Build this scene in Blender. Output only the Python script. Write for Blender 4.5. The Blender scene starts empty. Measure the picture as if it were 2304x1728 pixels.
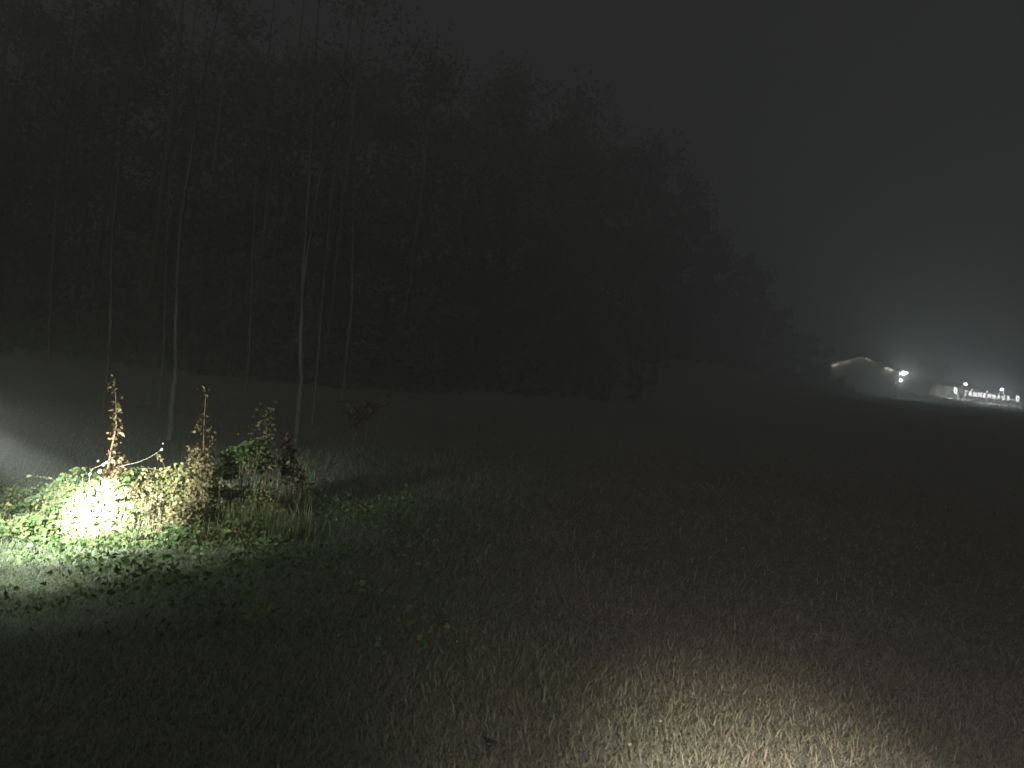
import bpy, bmesh, math
import numpy as np
from mathutils import Vector, Matrix

rng = np.random.default_rng(7)
SC = bpy.context.scene
COL = SC.collection

# ------------------------------------------------------------------ camera
FPX, W, H = 1774.0, 2304.0, 1728.0
PITCH, ROLL, EYE = math.radians(-0.5), math.radians(6.5), 1.75
_F = Vector((0, math.cos(PITCH), math.sin(PITCH)))
_R0 = Vector((1, 0, 0))
_U0 = Vector((0, -math.sin(PITCH), math.cos(PITCH)))
_R = _R0 * math.cos(ROLL) + _U0 * math.sin(ROLL)
_U = -_R0 * math.sin(ROLL) + _U0 * math.cos(ROLL)
cam = bpy.data.cameras.new('camera')
cam.sensor_width = 36.0
cam.lens = 36.0 * FPX / W
cam.dof.use_dof = True
cam.dof.focus_distance = 30.0
cam.dof.aperture_fstop = 3.4
cam.clip_start = 0.05
cam.clip_end = 2000
camo = bpy.data.objects.new('camera', cam)
COL.objects.link(camo)
camo.matrix_world = Matrix(((_R.x, _U.x, -_F.x, 0), (_R.y, _U.y, -_F.y, 0), (_R.z, _U.z, -_F.z, EYE), (0, 0, 0, 1)))
SC.camera = camo

# ------------------------------------------------------------------ night sky and an unseen, added moon
FILL_EL, FILL_AZ = math.radians(48), math.radians(196)       # azimuth: clockwise from +Y
world = bpy.data.worlds.new('World')
SC.world = world
world.use_nodes = True
nt = world.node_tree
bg = nt.nodes['Background']
sky = nt.nodes.new('ShaderNodeTexSky')
sky.sky_type = 'NISHITA'
sky.sun_disc = False
sky.sun_elevation = FILL_EL
sky.sun_rotation = FILL_AZ
hs = nt.nodes.new('ShaderNodeHueSaturation')
hs.inputs['Saturation'].default_value = 0.06
nt.links.new(sky.outputs[0], hs.inputs['Color'])
nt.links.new(hs.outputs[0], bg.inputs['Color'])
bg.inputs['Strength'].default_value = 0.0028
sun = bpy.data.lights.new('moon_fill', 'SUN')  # fill lamp put in to lift ground and fog out of black
sun.energy = 0.74
sun.angle = math.radians(30)
sun.color = (1.0, 0.98, 0.97)
suno = bpy.data.objects.new('moon_fill', sun)
COL.objects.link(suno)
_d = Vector((math.sin(FILL_AZ) * math.cos(FILL_EL), math.cos(FILL_AZ) * math.cos(FILL_EL), math.sin(FILL_EL)))
suno.rotation_euler = _d.to_track_quat('Z', 'Y').to_euler()

SC.view_settings.view_transform = 'Standard'
SC.view_settings.look = 'None'
SC.view_settings.exposure = 0.0
SC.view_settings.gamma = 1.0
SC.render.engine = 'CYCLES'
cy = SC.cycles
cy.use_denoising = True
try:
    cy.denoiser = 'OPENIMAGEDENOISE'
except Exception:
    pass
cy.max_bounces = 5
cy.diffuse_bounces = 2
cy.glossy_bounces = 2
cy.transmission_bounces = 3
cy.volume_bounces = 1
cy.sample_clamp_indirect = 2.0
cy.sample_clamp_direct = 0.0
cy.caustics_reflective = False
cy.caustics_refractive = False
FOG = 0.0165                                               # extinction per metre


# ------------------------------------------------------------------ helpers
def at(px, py, D):
    """point seen at photo pixel (px, py) at depth D metres"""
    xr, yu = (px - W / 2) / FPX, (H / 2 - py) / FPX
    return Vector((0, 0, EYE)) + (_F + _R * xr + _U * yu) * D


def sst(a, b, v):
    t = np.clip((v - a) / (b - a), 0, 1)
    return t * t * (3 - 2 * t)


def hz(x, y):
    """height of the terrain"""
    x, y = np.asarray(x, float), np.asarray(y, float)
    h = 5.9 * np.clip((y - 6) / 130, 0, 1.35) * sst(-25, 50, x)
    h = h - 0.25 * sst(-1.0, -5.0, x) * (1 - sst(14, 40, y))
    h = h + 14.0 * sst(54, 105, y) * (1 - sst(-8, 42, x))          # wooded hill to the north west
    r = np.hypot(x, y)
    h = h + 0.03 * np.sin(x * 1.3 + 0.7 * y) * np.cos(y * 1.1 - 0.4 * x) + 0.14 * np.sin(x * 0.21 + 1) * np.sin(y * 0.17) * sst(8, 30, r) * (1 - sst(70, 110, y))
    return h


def ground_at(px, py):
    """walk the pixel's ray to the terrain"""
    d = at(px, py, 1) - Vector((0, 0, EYE))
    t = 1.0
    while t < 300:
        p = Vector((0, 0, EYE)) + d * t
        if p.z < float(hz(p.x, p.y)):
            return p
        t += 0.01 + t * 0.002
    return p


def mat(name):
    m = bpy.data.materials.new(name)
    m.use_nodes = True
    n = m.node_tree
    return m, n, n.nodes['Principled BSDF']


def ramp(n, stops):
    r = n.nodes.new('ShaderNodeValToRGB')
    while len(r.color_ramp.elements) < len(stops):
        r.color_ramp.elements.new(0.5)
    for e, (p, c) in zip(r.color_ramp.elements, stops):
        e.position = p
        e.color = (*c, 1)
    return r


def m_noise(name, stops, scale=5.0, rough=0.8, detail=5, bump=0.0, spec=0.3, stretch=None, per_island=0.0):
    m, n, b = mat(name)
    tc = n.nodes.new('ShaderNodeTexCoord')
    mp = n.nodes.new('ShaderNodeMapping')
    if stretch:
        mp.inputs['Scale'].default_value = stretch
    tx = n.nodes.new('ShaderNodeTexNoise')
    tx.inputs['Scale'].default_value = scale
    tx.inputs['Detail'].default_value = detail
    n.links.new(tc.outputs['Object'], mp.inputs[0])
    n.links.new(mp.outputs[0], tx.inputs['Vector'])
    r = ramp(n, stops)
    src = tx.outputs['Fac']
    if per_island:
        g = n.nodes.new('ShaderNodeNewGeometry')
        mx = n.nodes.new('ShaderNodeMix')
        mx.data_type = 'FLOAT'
        mx.inputs[0].default_value = per_island
        n.links.new(tx.outputs['Fac'], mx.inputs[2])
        n.links.new(g.outputs['Random Per Island'], mx.inputs[3])
        src = mx.outputs[0]
    n.links.new(src, r.inputs[0])
    n.links.new(r.outputs[0], b.inputs['Base Color'])
    b.inputs['Roughness'].default_value = rough
    b.inputs['Specular IOR Level'].default_value = spec
    if bump:
        bp = n.nodes.new('ShaderNodeBump')
        bp.inputs['Strength'].default_value = bump
        bp.inputs['Distance'].default_value = 0.02
        n.links.new(tx.outputs['Fac'], bp.inputs['Height'])
        n.links.new(bp.outputs[0], b.inputs['Normal'])
    return m


def m_emit(name, col, strength):
    m, n, b = mat(name)
    b.inputs['Base Color'].default_value = (*col, 1)
    b.inputs['Emission Color'].default_value = (*col, 1)
    b.inputs['Emission Strength'].default_value = strength
    return m


def m_leaf(name, stops, trans=0.25, rough=0.5, by_object=False):
    """leaf: colour picked for each leaf, a little light passes through"""
    m, n, b = mat(name)
    if by_object:
        g = n.nodes.new('ShaderNodeObjectInfo')
        src = g.outputs['Random']
    else:
        g = n.nodes.new('ShaderNodeNewGeometry')
        src = g.outputs['Random Per Island']
    r = ramp(n, stops)
    n.links.new(src, r.inputs[0])
    tx = n.nodes.new('ShaderNodeTexNoise')
    tx.inputs['Scale'].default_value = 45
    mx = n.nodes.new('ShaderNodeMix')
    mx.data_type = 'RGBA'
    mx.blend_type = 'MULTIPLY'
    mx.inputs[0].default_value = 0.5
    n.links.new(r.outputs[0], mx.inputs[6])
    n.links.new(tx.outputs['Color'], mx.inputs[7])
    tl = n.nodes.new('ShaderNodeBsdfTranslucent')
    ms = n.nodes.new('ShaderNodeMixShader')
    ms.inputs[0].default_value = trans
    n.links.new(r.outputs[0], b.inputs['Base Color'])
    n.links.new(mx.outputs[2], tl.inputs['Color'])
    b.inputs['Roughness'].default_value = rough
    b.inputs['Specular IOR Level'].default_value = 0.35
    out = n.nodes['Material Output']
    n.links.new(b.outputs[0], ms.inputs[1])
    n.links.new(tl.outputs[0], ms.inputs[2])
    n.links.new(ms.outputs[0], out.inputs['Surface'])
    return m


def link(name, mesh, m=None, parent=None, loc=(0, 0, 0), smooth=False):
    o = bpy.data.objects.new(name, mesh)
    COL.objects.link(o)
    if m is not None and not mesh.materials:
        mesh.materials.append(m)
    o.location = loc
    if parent:
        o.parent = parent
    if smooth:
        mesh.polygons.foreach_set('use_smooth', np.ones(len(mesh.polygons), bool))
    return o


def empty(name, loc, label, cat, group=None, rz=0.0):
    o = bpy.data.objects.new(name, None)
    COL.objects.link(o)
    o.location = loc
    o.rotation_euler = (0, 0, rz)
    o.empty_display_size = 0.2
    return tag(o, label, cat, group)


def tag(o, label=None, cat=None, group=None, kind=None):
    for k, v in (('label', label), ('category', cat), ('group', group), ('kind', kind)):
        if v:
            o[k] = v
    return o


def mesh_np(name, V, F):
    """V (n,3), F (m,k) all faces of k corners"""
    V = np.asarray(V, np.float32)
    F = np.asarray(F, np.int32)
    me = bpy.data.meshes.new(name)
    k = F.shape[1]
    me.vertices.add(len(V))
    me.vertices.foreach_set('co', V.ravel())
    me.loops.add(F.size)
    me.loops.foreach_set('vertex_index', F.ravel())
    me.polygons.add(len(F))
    me.polygons.foreach_set('loop_start', np.arange(0, F.size, k, dtype=np.int32))
    me.polygons.foreach_set('loop_total', np.full(len(F), k, np.int32))
    me.update(calc_edges=True)
    return me


def box_mesh(name, size, c=(0, 0, 0), bev=0.0):
    bm = bmesh.new()
    bmesh.ops.create_cube(bm, size=1.0)
    bmesh.ops.scale(bm, vec=size, verts=bm.verts)
    bmesh.ops.translate(bm, vec=c, verts=bm.verts)
    if bev:
        bmesh.ops.bevel(bm, geom=bm.edges[:], offset=bev, segments=2, affect='EDGES')
    me = bpy.data.meshes.new(name)
    bm.to_mesh(me)
    bm.free()
    return me


def box(name, size, c, m, parent=None, bev=0.0):
    return link(name, box_mesh(name, size, (0, 0, 0), bev), m, parent, c)


def tube_vf(pts, rads, sides=8, cap=True):
    pts = [Vector(p) for p in pts]
    V, F = [], []
    n = len(pts)
    up = Vector((0.31, 0.9, 0.17)).normalized()
    for i, p in enumerate(pts):
        t = (pts[min(i + 1, n - 1)] - pts[max(i - 1, 0)])
        t = t.normalized() if t.length > 1e-9 else Vector((0, 0, 1))
        a = t.cross(up)
        if a.length < 1e-3:
            a = t.cross(Vector((1, 0, 0)))
        a.normalize()
        b = t.cross(a)
        for k in range(sides):
            an = 2 * math.pi * k / sides
            V.append(p + (a * math.cos(an) + b * math.sin(an)) * rads[i])
    for i in range(n - 1):
        for k in range(sides):
            k2 = (k + 1) % sides
            F.append((i * sides + k, i * sides + k2, (i + 1) * sides + k2, (i + 1) * sides + k))
    if cap:
        F.append(tuple(range(sides - 1, -1, -1)))
        F.append(tuple((n - 1) * sides + k for k in range(sides)))
    return V, F


def tube(name, pts, rads, m, parent=None, sides=8, off=None):
    off = Vector(off) if off is not None else Vector((0, 0, 0))
    V, F = tube_vf([Vector(p) - off for p in pts], rads, sides)
    me = bpy.data.meshes.new(name)
    me.from_pydata([tuple(v) for v in V], [], F)
    return link(name, me, m, parent, smooth=True)


def tubes(name, lst, m, parent=None, sides=5, off=None):
    off = Vector(off) if off is not None else Vector((0, 0, 0))
    V, F = [], []
    for pts, rads in lst:
        v, f = tube_vf([Vector(p) - off for p in pts], rads, sides)
        k = len(V)
        V += v
        F += [tuple(i + k for i in q) for q in f]
    me = bpy.data.meshes.new(name)
    me.from_pydata([tuple(v) for v in V], [], F)
    return link(name, me, m, parent, smooth=True)


def lathe(name, prof, m, parent=None, loc=(0, 0, 0), sides=20, rot=None):
    V, F = [], []
    for r, z in prof:
        for k in range(sides):
            a = 2 * math.pi * k / sides
            V.append((r * math.cos(a), r * math.sin(a), z))
    for i in range(len(prof) - 1):
        for k in range(sides):
            k2 = (k + 1) % sides
            F.append((i * sides + k, i * sides + k2, (i + 1) * sides + k2, (i + 1) * sides + k))
    me = bpy.data.meshes.new(name)
    me.from_pydata(V, [], F)
    o = link(name, me, m, parent, loc, smooth=True)
    if rot is not None:
        o.rotation_euler = rot
    return o


def frames(n, up_bias=0.35, face=None, face_w=0.0):
    """random leaf frames: long axis d, side axis s, normal q"""
    q = rng.normal(size=(n, 3))
    q[:, 2] += up_bias * 2
    if face is not None:
        q += np.asarray(face) * face_w
    q /= np.linalg.norm(q, axis=1, keepdims=True)
    d = rng.normal(size=(n, 3))
    d[:, 2] -= 0.3
    d -= (d * q).sum(1, keepdims=True) * q
    d /= np.linalg.norm(d, axis=1, keepdims=True)
    s = np.cross(q, d)
    return d, s, q


LEAF = np.array([(0, 0.45, 0.0), (0, 0, 0.02), (-.22, .08, .06), (-.38, .30, .12), (-.30, .58, .08), (-.13, .82, -.04), (0, 1.05, -.16),
                 (.13, .82, -.04), (.30, .58, .08), (.38, .30, .12), (.22, .08, .06)], np.float32)
LEAF_F = np.array([(0, i, i % 10 + 1) for i in range(1, 11)], np.int32)
NARROW = LEAF * np.array([0.42, 1.0, 1.0], np.float32)


def leaves_mesh(name, C, size, templ=LEAF, up_bias=0.35, face=None, face_w=0.0):
    C = np.asarray(C, np.float32)
    n = len(C)
    d, s, q = frames(n, up_bias, face, face_w)
    sz = np.asarray(size).reshape(-1, 1, 1) * np.ones((n, 1, 1))
    T = templ[None]
    wob = 1 + rng.normal(size=(n, len(templ), 1)) * 0.16
    P = C[:, None] + (T[..., 0:1] * s[:, None] + (T[..., 1:2] - 0.4) * d[:, None] + T[..., 2:3] * q[:, None]) * sz * wob
    F = (LEAF_F[None] + (np.arange(n) * len(templ))[:, None, None]).reshape(-1, 3)
    return mesh_np(name, P.reshape(-1, 3), F)


def blades_mesh(name, X, Y, Z, L, Wd, lean, az=None):
    """grass blades: five corners each, bent over by lean (0 upright, 1 flat)"""
    n = len(X)
    az = rng.uniform(0, 2 * math.pi, n) if az is None else az
    sa = az + math.pi / 2 + rng.normal(size=n) * 0.4
    base = np.stack([X, Y, Z], 1)
    hd = np.stack([np.cos(az), np.sin(az), np.zeros(n)], 1)
    sd = np.stack([np.cos(sa), np.sin(sa), np.zeros(n)], 1) * Wd[:, None] * 0.5
    upv = np.array([0, 0, 1.0])
    a1, a2 = lean * 0.6, lean * 1.5
    mid = base + (hd * np.sin(a1)[:, None] + upv * np.cos(a1)[:, None]) * (L * 0.55)[:, None]
    tip = mid + (hd * np.sin(a2)[:, None] + upv * np.cos(a2)[:, None]) * (L * 0.5)[:, None]
    V = np.stack([base - sd, base + sd, mid + sd * 0.75, mid - sd * 0.75, tip], 1).reshape(-1, 3)
    k = np.arange(n)[:, None] * 5
    F = np.concatenate([k + np.array([[0, 1, 2]]), k + np.array([[0, 2, 3]]), k + np.array([[3, 2, 4]])], 1).reshape(-1, 3)
    return mesh_np(name, V, F)


def spot(name, parent, loc, target, watt, cone, blend, col, size=0.03):
    l = bpy.data.lights.new(name, 'SPOT')
    l.energy, l.spot_size, l.spot_blend, l.color, l.shadow_soft_size = watt, math.radians(cone), blend, col, size
    o = bpy.data.objects.new(name, l)
    COL.objects.link(o)
    o.parent = parent
    o.location = loc
    o.rotation_euler = (Vector(target) - Vector(loc)).to_track_quat('-Z', 'Y').to_euler()
    return o


# ------------------------------------------------------------------ materials
M = {}
M['ground'] = m_noise('meadow soil and turf', [(0.3, (0.07, 0.07, 0.063)), (0.5, (0.105, 0.102, 0.093)), (0.7, (0.15, 0.143, 0.128))], 14, 1.0, 14, 0.6, 0.0)
M['path'] = m_noise('wet pale gravel', [(0.3, (0.55, 0.54, 0.47)), (0.7, (0.70, 0.68, 0.60))], 3, 0.35, 8, 0.25, 0.6)
M['bark'] = m_noise('grey birch bark', [(0.3, (0.08, 0.078, 0.074)), (0.5, (0.155, 0.152, 0.146)), (0.7, (0.21, 0.205, 0.197))], 3, 0.9, 6, 0.6, 0.1, (1, 1, 0.3))
M['faint_bark'] = m_noise('faint birch bark', [(0.3, (0.10, 0.097, 0.093)), (0.5, (0.145, 0.14, 0.135)), (0.8, (0.19, 0.185, 0.18))], 3, 0.9, 6, 0.6, 0.1, (1, 1, 0.3))  # same trees' bark again, the far trunks' dimness put into its colour
M['stem'] = m_noise('brown woody stem', [(0.3, (0.10, 0.07, 0.045)), (0.7, (0.22, 0.17, 0.11))], 20, 0.8, 4)
M['cane'] = m_noise('pale dry cane', [(0.3, (0.20, 0.19, 0.16)), (0.7, (0.32, 0.31, 0.27))], 20, 0.7, 4)
M['bramble'] = m_leaf('green bramble leaf', [(0.0, (0.055, 0.095, 0.035)), (0.45, (0.10, 0.155, 0.055)), (0.8, (0.16, 0.20, 0.075)), (1.0, (0.24, 0.22, 0.09))])
M['bramble_yellow'] = m_leaf('yellowing bramble leaf', [(0.0, (0.08, 0.10, 0.04)), (0.5, (0.17, 0.18, 0.075)), (0.8, (0.24, 0.22, 0.10)), (1.0, (0.17, 0.11, 0.06))])
M['russet'] = m_leaf('russet autumn leaf', [(0.0, (0.06, 0.035, 0.022)), (0.4, (0.13, 0.075, 0.04)), (0.75, (0.20, 0.14, 0.075)), (1.0, (0.30, 0.26, 0.16))])
M['dull'] = m_leaf('withered brown leaf', [(0.0, (0.05, 0.035, 0.025)), (1.0, (0.11, 0.08, 0.055))])
M['tangle'] = m_leaf('faded bramble leaf', [(0.0, (0.09, 0.07, 0.04)), (0.35, (0.17, 0.14, 0.07)), (0.7, (0.24, 0.22, 0.11)), (1.0, (0.36, 0.32, 0.20))])
M['russet_one'] = m_leaf('russet stalk leaf', [(0.0, (0.06, 0.035, 0.022)), (0.4, (0.13, 0.075, 0.04)), (0.75, (0.20, 0.14, 0.075)), (1.0, (0.32, 0.28, 0.18))], by_object=True)
M['olive_one'] = m_leaf('olive stalk leaf', [(0.0, (0.05, 0.055, 0.025)), (0.5, (0.10, 0.10, 0.045)), (1.0, (0.22, 0.20, 0.11))], by_object=True)
M['pale_leaf'] = m_leaf('pale leaf underside', [(0.0, (0.28, 0.28, 0.23)), (1.0, (0.36, 0.36, 0.30))], by_object=True)
M['herb'] = m_leaf('nettle and dock leaf', [(0.0, (0.05, 0.085, 0.032)), (0.5, (0.085, 0.135, 0.05)), (1.0, (0.13, 0.17, 0.07))])


def m_grass():
    m, n, b = mat('meadow grass')
    tc = n.nodes.new('ShaderNodeTexCoord')
    tx = n.nodes.new('ShaderNodeTexNoise')
    tx.inputs['Scale'].default_value = 0.9
    tx.inputs['Detail'].default_value = 3
    n.links.new(tc.outputs['Object'], tx.inputs['Vector'])
    # dead straw grass in patches, more of it to the east of the meadow
    sep = n.nodes.new('ShaderNodeSeparateXYZ')
    n.links.new(tc.outputs['Object'], sep.inputs[0])
    mr = n.nodes.new('ShaderNodeMapRange')
    mr.inputs[1].default_value, mr.inputs[2].default_value = -2.0, 2.2
    mr.inputs[3].default_value, mr.inputs[4].default_value = -0.42, 0.22
    n.links.new(sep.outputs[0], mr.inputs[0])
    g = n.nodes.new('ShaderNodeNewGeometry')
    a = n.nodes.new('ShaderNodeMath')
    a.operation = 'MULTIPLY_ADD'
    n.links.new(g.outputs['Random Per Island'], a.inputs[0])
    a.inputs[1].default_value = 0.5
    n.links.new(mr.outputs[0], a.inputs[2])
    a2 = n.nodes.new('ShaderNodeMath')
    a2.operation = 'ADD'
    n.links.new(tx.outputs['Fac'], a2.inputs[0])
    n.links.new(a.outputs[0], a2.inputs[1])
    a3 = n.nodes.new('ShaderNodeMath')
    a3.operation = 'SUBTRACT'
    n.links.new(a2.outputs[0], a3.inputs[0])
    a3.inputs[1].default_value = 0.2
    r = ramp(n, [(0.0, (0.20, 0.255, 0.16)), (0.35, (0.24, 0.27, 0.185)), (0.55, (0.28, 0.265, 0.20)), (0.8, (0.31, 0.28, 0.215)), (1.0, (0.42, 0.38, 0.30))])
    n.links.new(a3.outputs[0], r.inputs[0])
    n.links.new(r.outputs[0], b.inputs['Base Color'])
    b.inputs['Roughness'].default_value = 0.55
    b.inputs['Specular IOR Level'].default_value = 0.3
    tl = n.nodes.new('ShaderNodeBsdfTranslucent')
    ms = n.nodes.new('ShaderNodeMixShader')
    ms.inputs[0].default_value = 0.45
    n.links.new(r.outputs[0], tl.inputs['Color'])
    n.links.new(b.outputs[0], ms.inputs[1])
    n.links.new(tl.outputs[0], ms.inputs[2])
    n.links.new(ms.outputs[0], n.nodes['Material Output'].inputs['Surface'])
    return m


M['grass'] = m_grass()
M['tuft'] = m_leaf('long meadow grass', [(0.0, (0.05, 0.075, 0.03)), (0.5, (0.10, 0.125, 0.055)), (0.85, (0.18, 0.17, 0.09)), (1.0, (0.32, 0.28, 0.18))], 0.2)
M['straw'] = m_leaf('dry straw stalk', [(0.0, (0.14, 0.12, 0.08)), (1.0, (0.34, 0.31, 0.24))], 0.1)
M['plaster'] = m_noise('white lime render', [(0.3, (0.66, 0.66, 0.63)), (0.7, (0.76, 0.76, 0.73))], 2, 0.9, 6, 0.1, 0.2)
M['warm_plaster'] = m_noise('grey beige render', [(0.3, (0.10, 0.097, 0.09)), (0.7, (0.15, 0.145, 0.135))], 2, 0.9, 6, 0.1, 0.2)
M['timber'] = m_noise('dark brown boards', [(0.3, (0.035, 0.024, 0.017)), (0.7, (0.08, 0.055, 0.038))], 4, 0.75, 6, 0.3, 0.3, (0.3, 6, 6))
M['grey_timber'] = m_noise('weathered grey boards', [(0.3, (0.20, 0.19, 0.175)), (0.7, (0.33, 0.315, 0.29))], 4, 0.8, 6, 0.3, 0.3, (0.4, 4, 4))
M['boards'] = m_noise('brown grey gable boards', [(0.3, (0.045, 0.042, 0.036)), (0.7, (0.085, 0.08, 0.07))], 4, 0.85, 6, 0.3, 0.2, (5, 1, 0.4))
M['panel'] = m_noise('pale painted board', [(0.3, (0.20, 0.23, 0.24)), (0.7, (0.26, 0.29, 0.30))], 3, 0.7, 4, 0.05)
M['tile'] = m_noise('dark roof tile', [(0.3, (0.03, 0.024, 0.022)), (0.7, (0.075, 0.055, 0.048))], 5, 0.8, 5, 0.3)
M['metal'] = m_noise('galvanised steel', [(0.3, (0.42, 0.43, 0.43)), (0.7, (0.56, 0.57, 0.57))], 8, 0.4, 4)
M['black'] = m_noise('black enamel', [(0.3, (0.012, 0.012, 0.013)), (0.7, (0.025, 0.025, 0.026))], 8, 0.4, 3)
M['white_paint'] = m_noise('white gloss paint', [(0.3, (0.74, 0.74, 0.73)), (0.7, (0.80, 0.80, 0.79))], 6, 0.4, 3)
M['pole'] = m_noise('green lit gloss paint', [(0.3, (0.42, 0.66, 0.56)), (0.7, (0.50, 0.74, 0.64))], 6, 0.4, 3)  # white paint with green lamplight mixed into the colour
M['letter'] = m_emit('lit white letter', (1.0, 0.97, 0.97), 15.0)
M['bulb'] = m_emit('lamp bulb', (0.90, 0.97, 1.0), 60)
M['warm_bulb'] = m_emit('dim warm bulb', (1.0, 0.92, 0.74), 12)
M['globe'] = m_emit('opal globe', (0.90, 0.96, 1.0), 40)
M['strip'] = m_emit('light tube', (1.0, 0.96, 0.84), 1.5)
M['flood'] = m_emit('floodlight glass', (0.88, 1.0, 0.97), 60)
for k in ('letter', 'bulb', 'warm_bulb', 'strip', 'flood', 'globe'):
    M[k].cycles.emission_sampling = 'NONE'

# ------------------------------------------------------------------ ground
def axis(lo, hi, c, n):
    """coordinates packed densely round c"""
    a = np.arcsinh((lo - c) / 4.0)
    b = np.arcsinh((hi - c) / 4.0)
    return c + 4.0 * np.sinh(np.linspace(a, b, n))


gx, gy = axis(-300, 360, 0, 240), axis(-80, 420, 6, 220)
GX, GY = np.meshgrid(gx, gy, indexing='ij')
GZ = hz(GX, GY)
I = np.arange(GX.size).reshape(GX.shape)
Q = np.stack([I[:-1, :-1], I[1:, :-1], I[1:, 1:], I[:-1, 1:]], -1).reshape(-1, 4)
g = link('ground', mesh_np('ground', np.stack([GX, GY, GZ], -1).reshape(-1, 3), Q), M['ground'], smooth=True)
tag(g, 'dark open meadow rising gently towards the lit buildings', 'ground', kind='structure')

# ------------------------------------------------------------------ the low hall with the name sign
DH = 140.0
HO = at(2219, 905, DH)
TERR = 6.45
PSI = math.radians(8)
ax_ = Vector((math.cos(PSI), math.sin(PSI), 0))
nr_ = Vector((math.sin(PSI), -math.cos(PSI), 0))
HO.z = TERR
SPX = DH / FPX / (math.cos(PSI) - 0.589 * math.sin(PSI))


def s_of(px):
    return (px - 2219) * SPX


def s_front(px, d):
    """place along the hall of what is seen at px but stands d metres in front of the wall"""
    return s_of(px - FPX * d * (math.sin(PSI) + 0.589 * math.cos(PSI)) / DH)


def z_of(px, py, d=0.0):
    """height above the terrace of what is seen at (px, py) on the hall's front"""
    base = HO + ax_ * s_of(px) + nr_ * d
    v = at(px, py, 1) - Vector((0, 0, EYE))
    return (Vector((0, 0, EYE)) + v * (base.y / v.y)).z - TERR


hall = empty('timber_hall', HO, 'long low pale hall with lamps along its eaves behind the lit name sign', 'building', rz=PSI)
sL, sR = s_of(2091), s_of(2335)
ctr, wid = (sL + sR) / 2, sR - sL
WH = 2.55
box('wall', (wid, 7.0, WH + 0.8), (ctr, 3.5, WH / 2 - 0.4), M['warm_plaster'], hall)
# roof with overhang: a shallow double pitch
def prism(name, pts_yz, x0, x1, m, parent, loc=(0, 0, 0)):
    n = len(pts_yz)
    V = [(x0, y, z) for y, z in pts_yz] + [(x1, y, z) for y, z in pts_yz]
    F = [tuple(range(n)), tuple(range(2 * n - 1, n - 1, -1))] + [(i, i + n, (i + 1) % n + n, (i + 1) % n) for i in range(n)]
    me = bpy.data.meshes.new(name)
    me.from_pydata(V, [], F)
    bm = bmesh.new()
    bm.from_mesh(me)
    bmesh.ops.recalc_face_normals(bm, faces=bm.faces)
    bm.to_mesh(me)
    bm.free()
    return link(name, me, m, parent, loc)


prism('roof', [(-0.75, WH + 0.02), (-0.75, WH + 0.16), (3.5, WH + 0.95), (7.6, WH + 0.16), (7.6, WH + 0.02), (3.5, WH + 0.8)], sL - 0.35, sR + 0.4, M['tile'], hall)
box('plinth', (wid + 0.06, 0.06, 0.9), (ctr, -0.035, 0.05), M['grey_timber'], hall)
for px in (2147, 2289):
    box('panel', (2.35, 0.05, 1.75), (s_of(px), -0.03, z_of(px, 905)), M['panel'], hall, 0.006)
nb = 9
for i in range(nb):
    s = sL + wid * (i + 0.5) / nb
    box('rafter_end', (0.12, 0.7, 0.14), (s + 0.5, -0.352, WH - 0.06), M['timber'], hall)

sign = empty('name_sign', HO, 'row of lit white capital letters reading TANNENHAUS on the hall front', 'sign', rz=PSI)
word = 'TANNENHAUS'
LH = 0.78
for i, ch in enumerate(word):
    px = 2170 + (2266 - 2170) * i / 9.0
    py = 884 + (895.5 - 884) * i / 9.0
    cu = bpy.data.curves.new('letter', 'FONT')
    cu.body = ch
    cu.size = LH / 0.70
    cu.extrude = 0.045
    cu.offset = 0.008
    cu.align_x = 'CENTER'
    tmp = bpy.data.objects.new('letter_tmp', cu)
    COL.objects.link(tmp)
    dg = bpy.context.evaluated_depsgraph_get()
    me = bpy.data.meshes.new_from_object(tmp.evaluated_get(dg))
    bpy.data.objects.remove(tmp)
    me.materials.clear()
    o = link('letter', me, M['letter'], sign, (s_of(px), -0.10, z_of(px, py) - LH / 2))
    o.rotation_euler = (math.pi / 2, 0, 0)
    o.scale = (0.76, 1, 1)

# shield emblems either side of the lettering
def shield_mesh(w, h, t):
    out = [(-.5, .5), (.5, .5), (.5, -.05), (.38, -.28), (.2, -.42), (0, -.55), (-.2, -.42), (-.38, -.28), (-.5, -.05)]
    bm = bmesh.new()
    rings = []
    for y in (0, -t):
        rings.append([bm.verts.new((x * w, y, z * h)) for x, z in out])
        rings.append([bm.verts.new((x * w * .56, y, z * h * .5 + .02)) for x, z in out])
    a, ai, b, bi = rings
    n = len(out)
    for i in range(n):
        j = (i + 1) % n
        bm.faces.new((b[i], b[j], bi[j], bi[i]))
        bm.faces.new((a[j], a[i], ai[i], ai[j]))
        bm.faces.new((a[i], a[j], b[j], b[i]))
        bm.faces.new((ai[j], ai[i], bi[i], bi[j]))
    bmesh.ops.recalc_face_normals(bm, faces=bm.faces)
    me = bpy.data.meshes.new('crest_rim')
    bm.to_mesh(me)
    bm.free()
    return me


for px, py, lb in ((2147.5, 880, 'lit white pointed shield emblem left of the name sign letters'), (2288, 898, 'lit white pointed shield emblem right of the name sign letters')):
    em = empty('shield_emblem', HO + ax_ * s_of(px) + nr_ * 0.06 + Vector((0, 0, z_of(px, py))), lb, 'emblem', 'shield emblems on the hall front', PSI)
    link('crest_rim', shield_mesh(0.58, 0.95, 0.07), M['letter'], em)
    box('crest_field', (0.30, 0.02, 0.40), (0, -0.012, 0.03), M['panel'], em)

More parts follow.
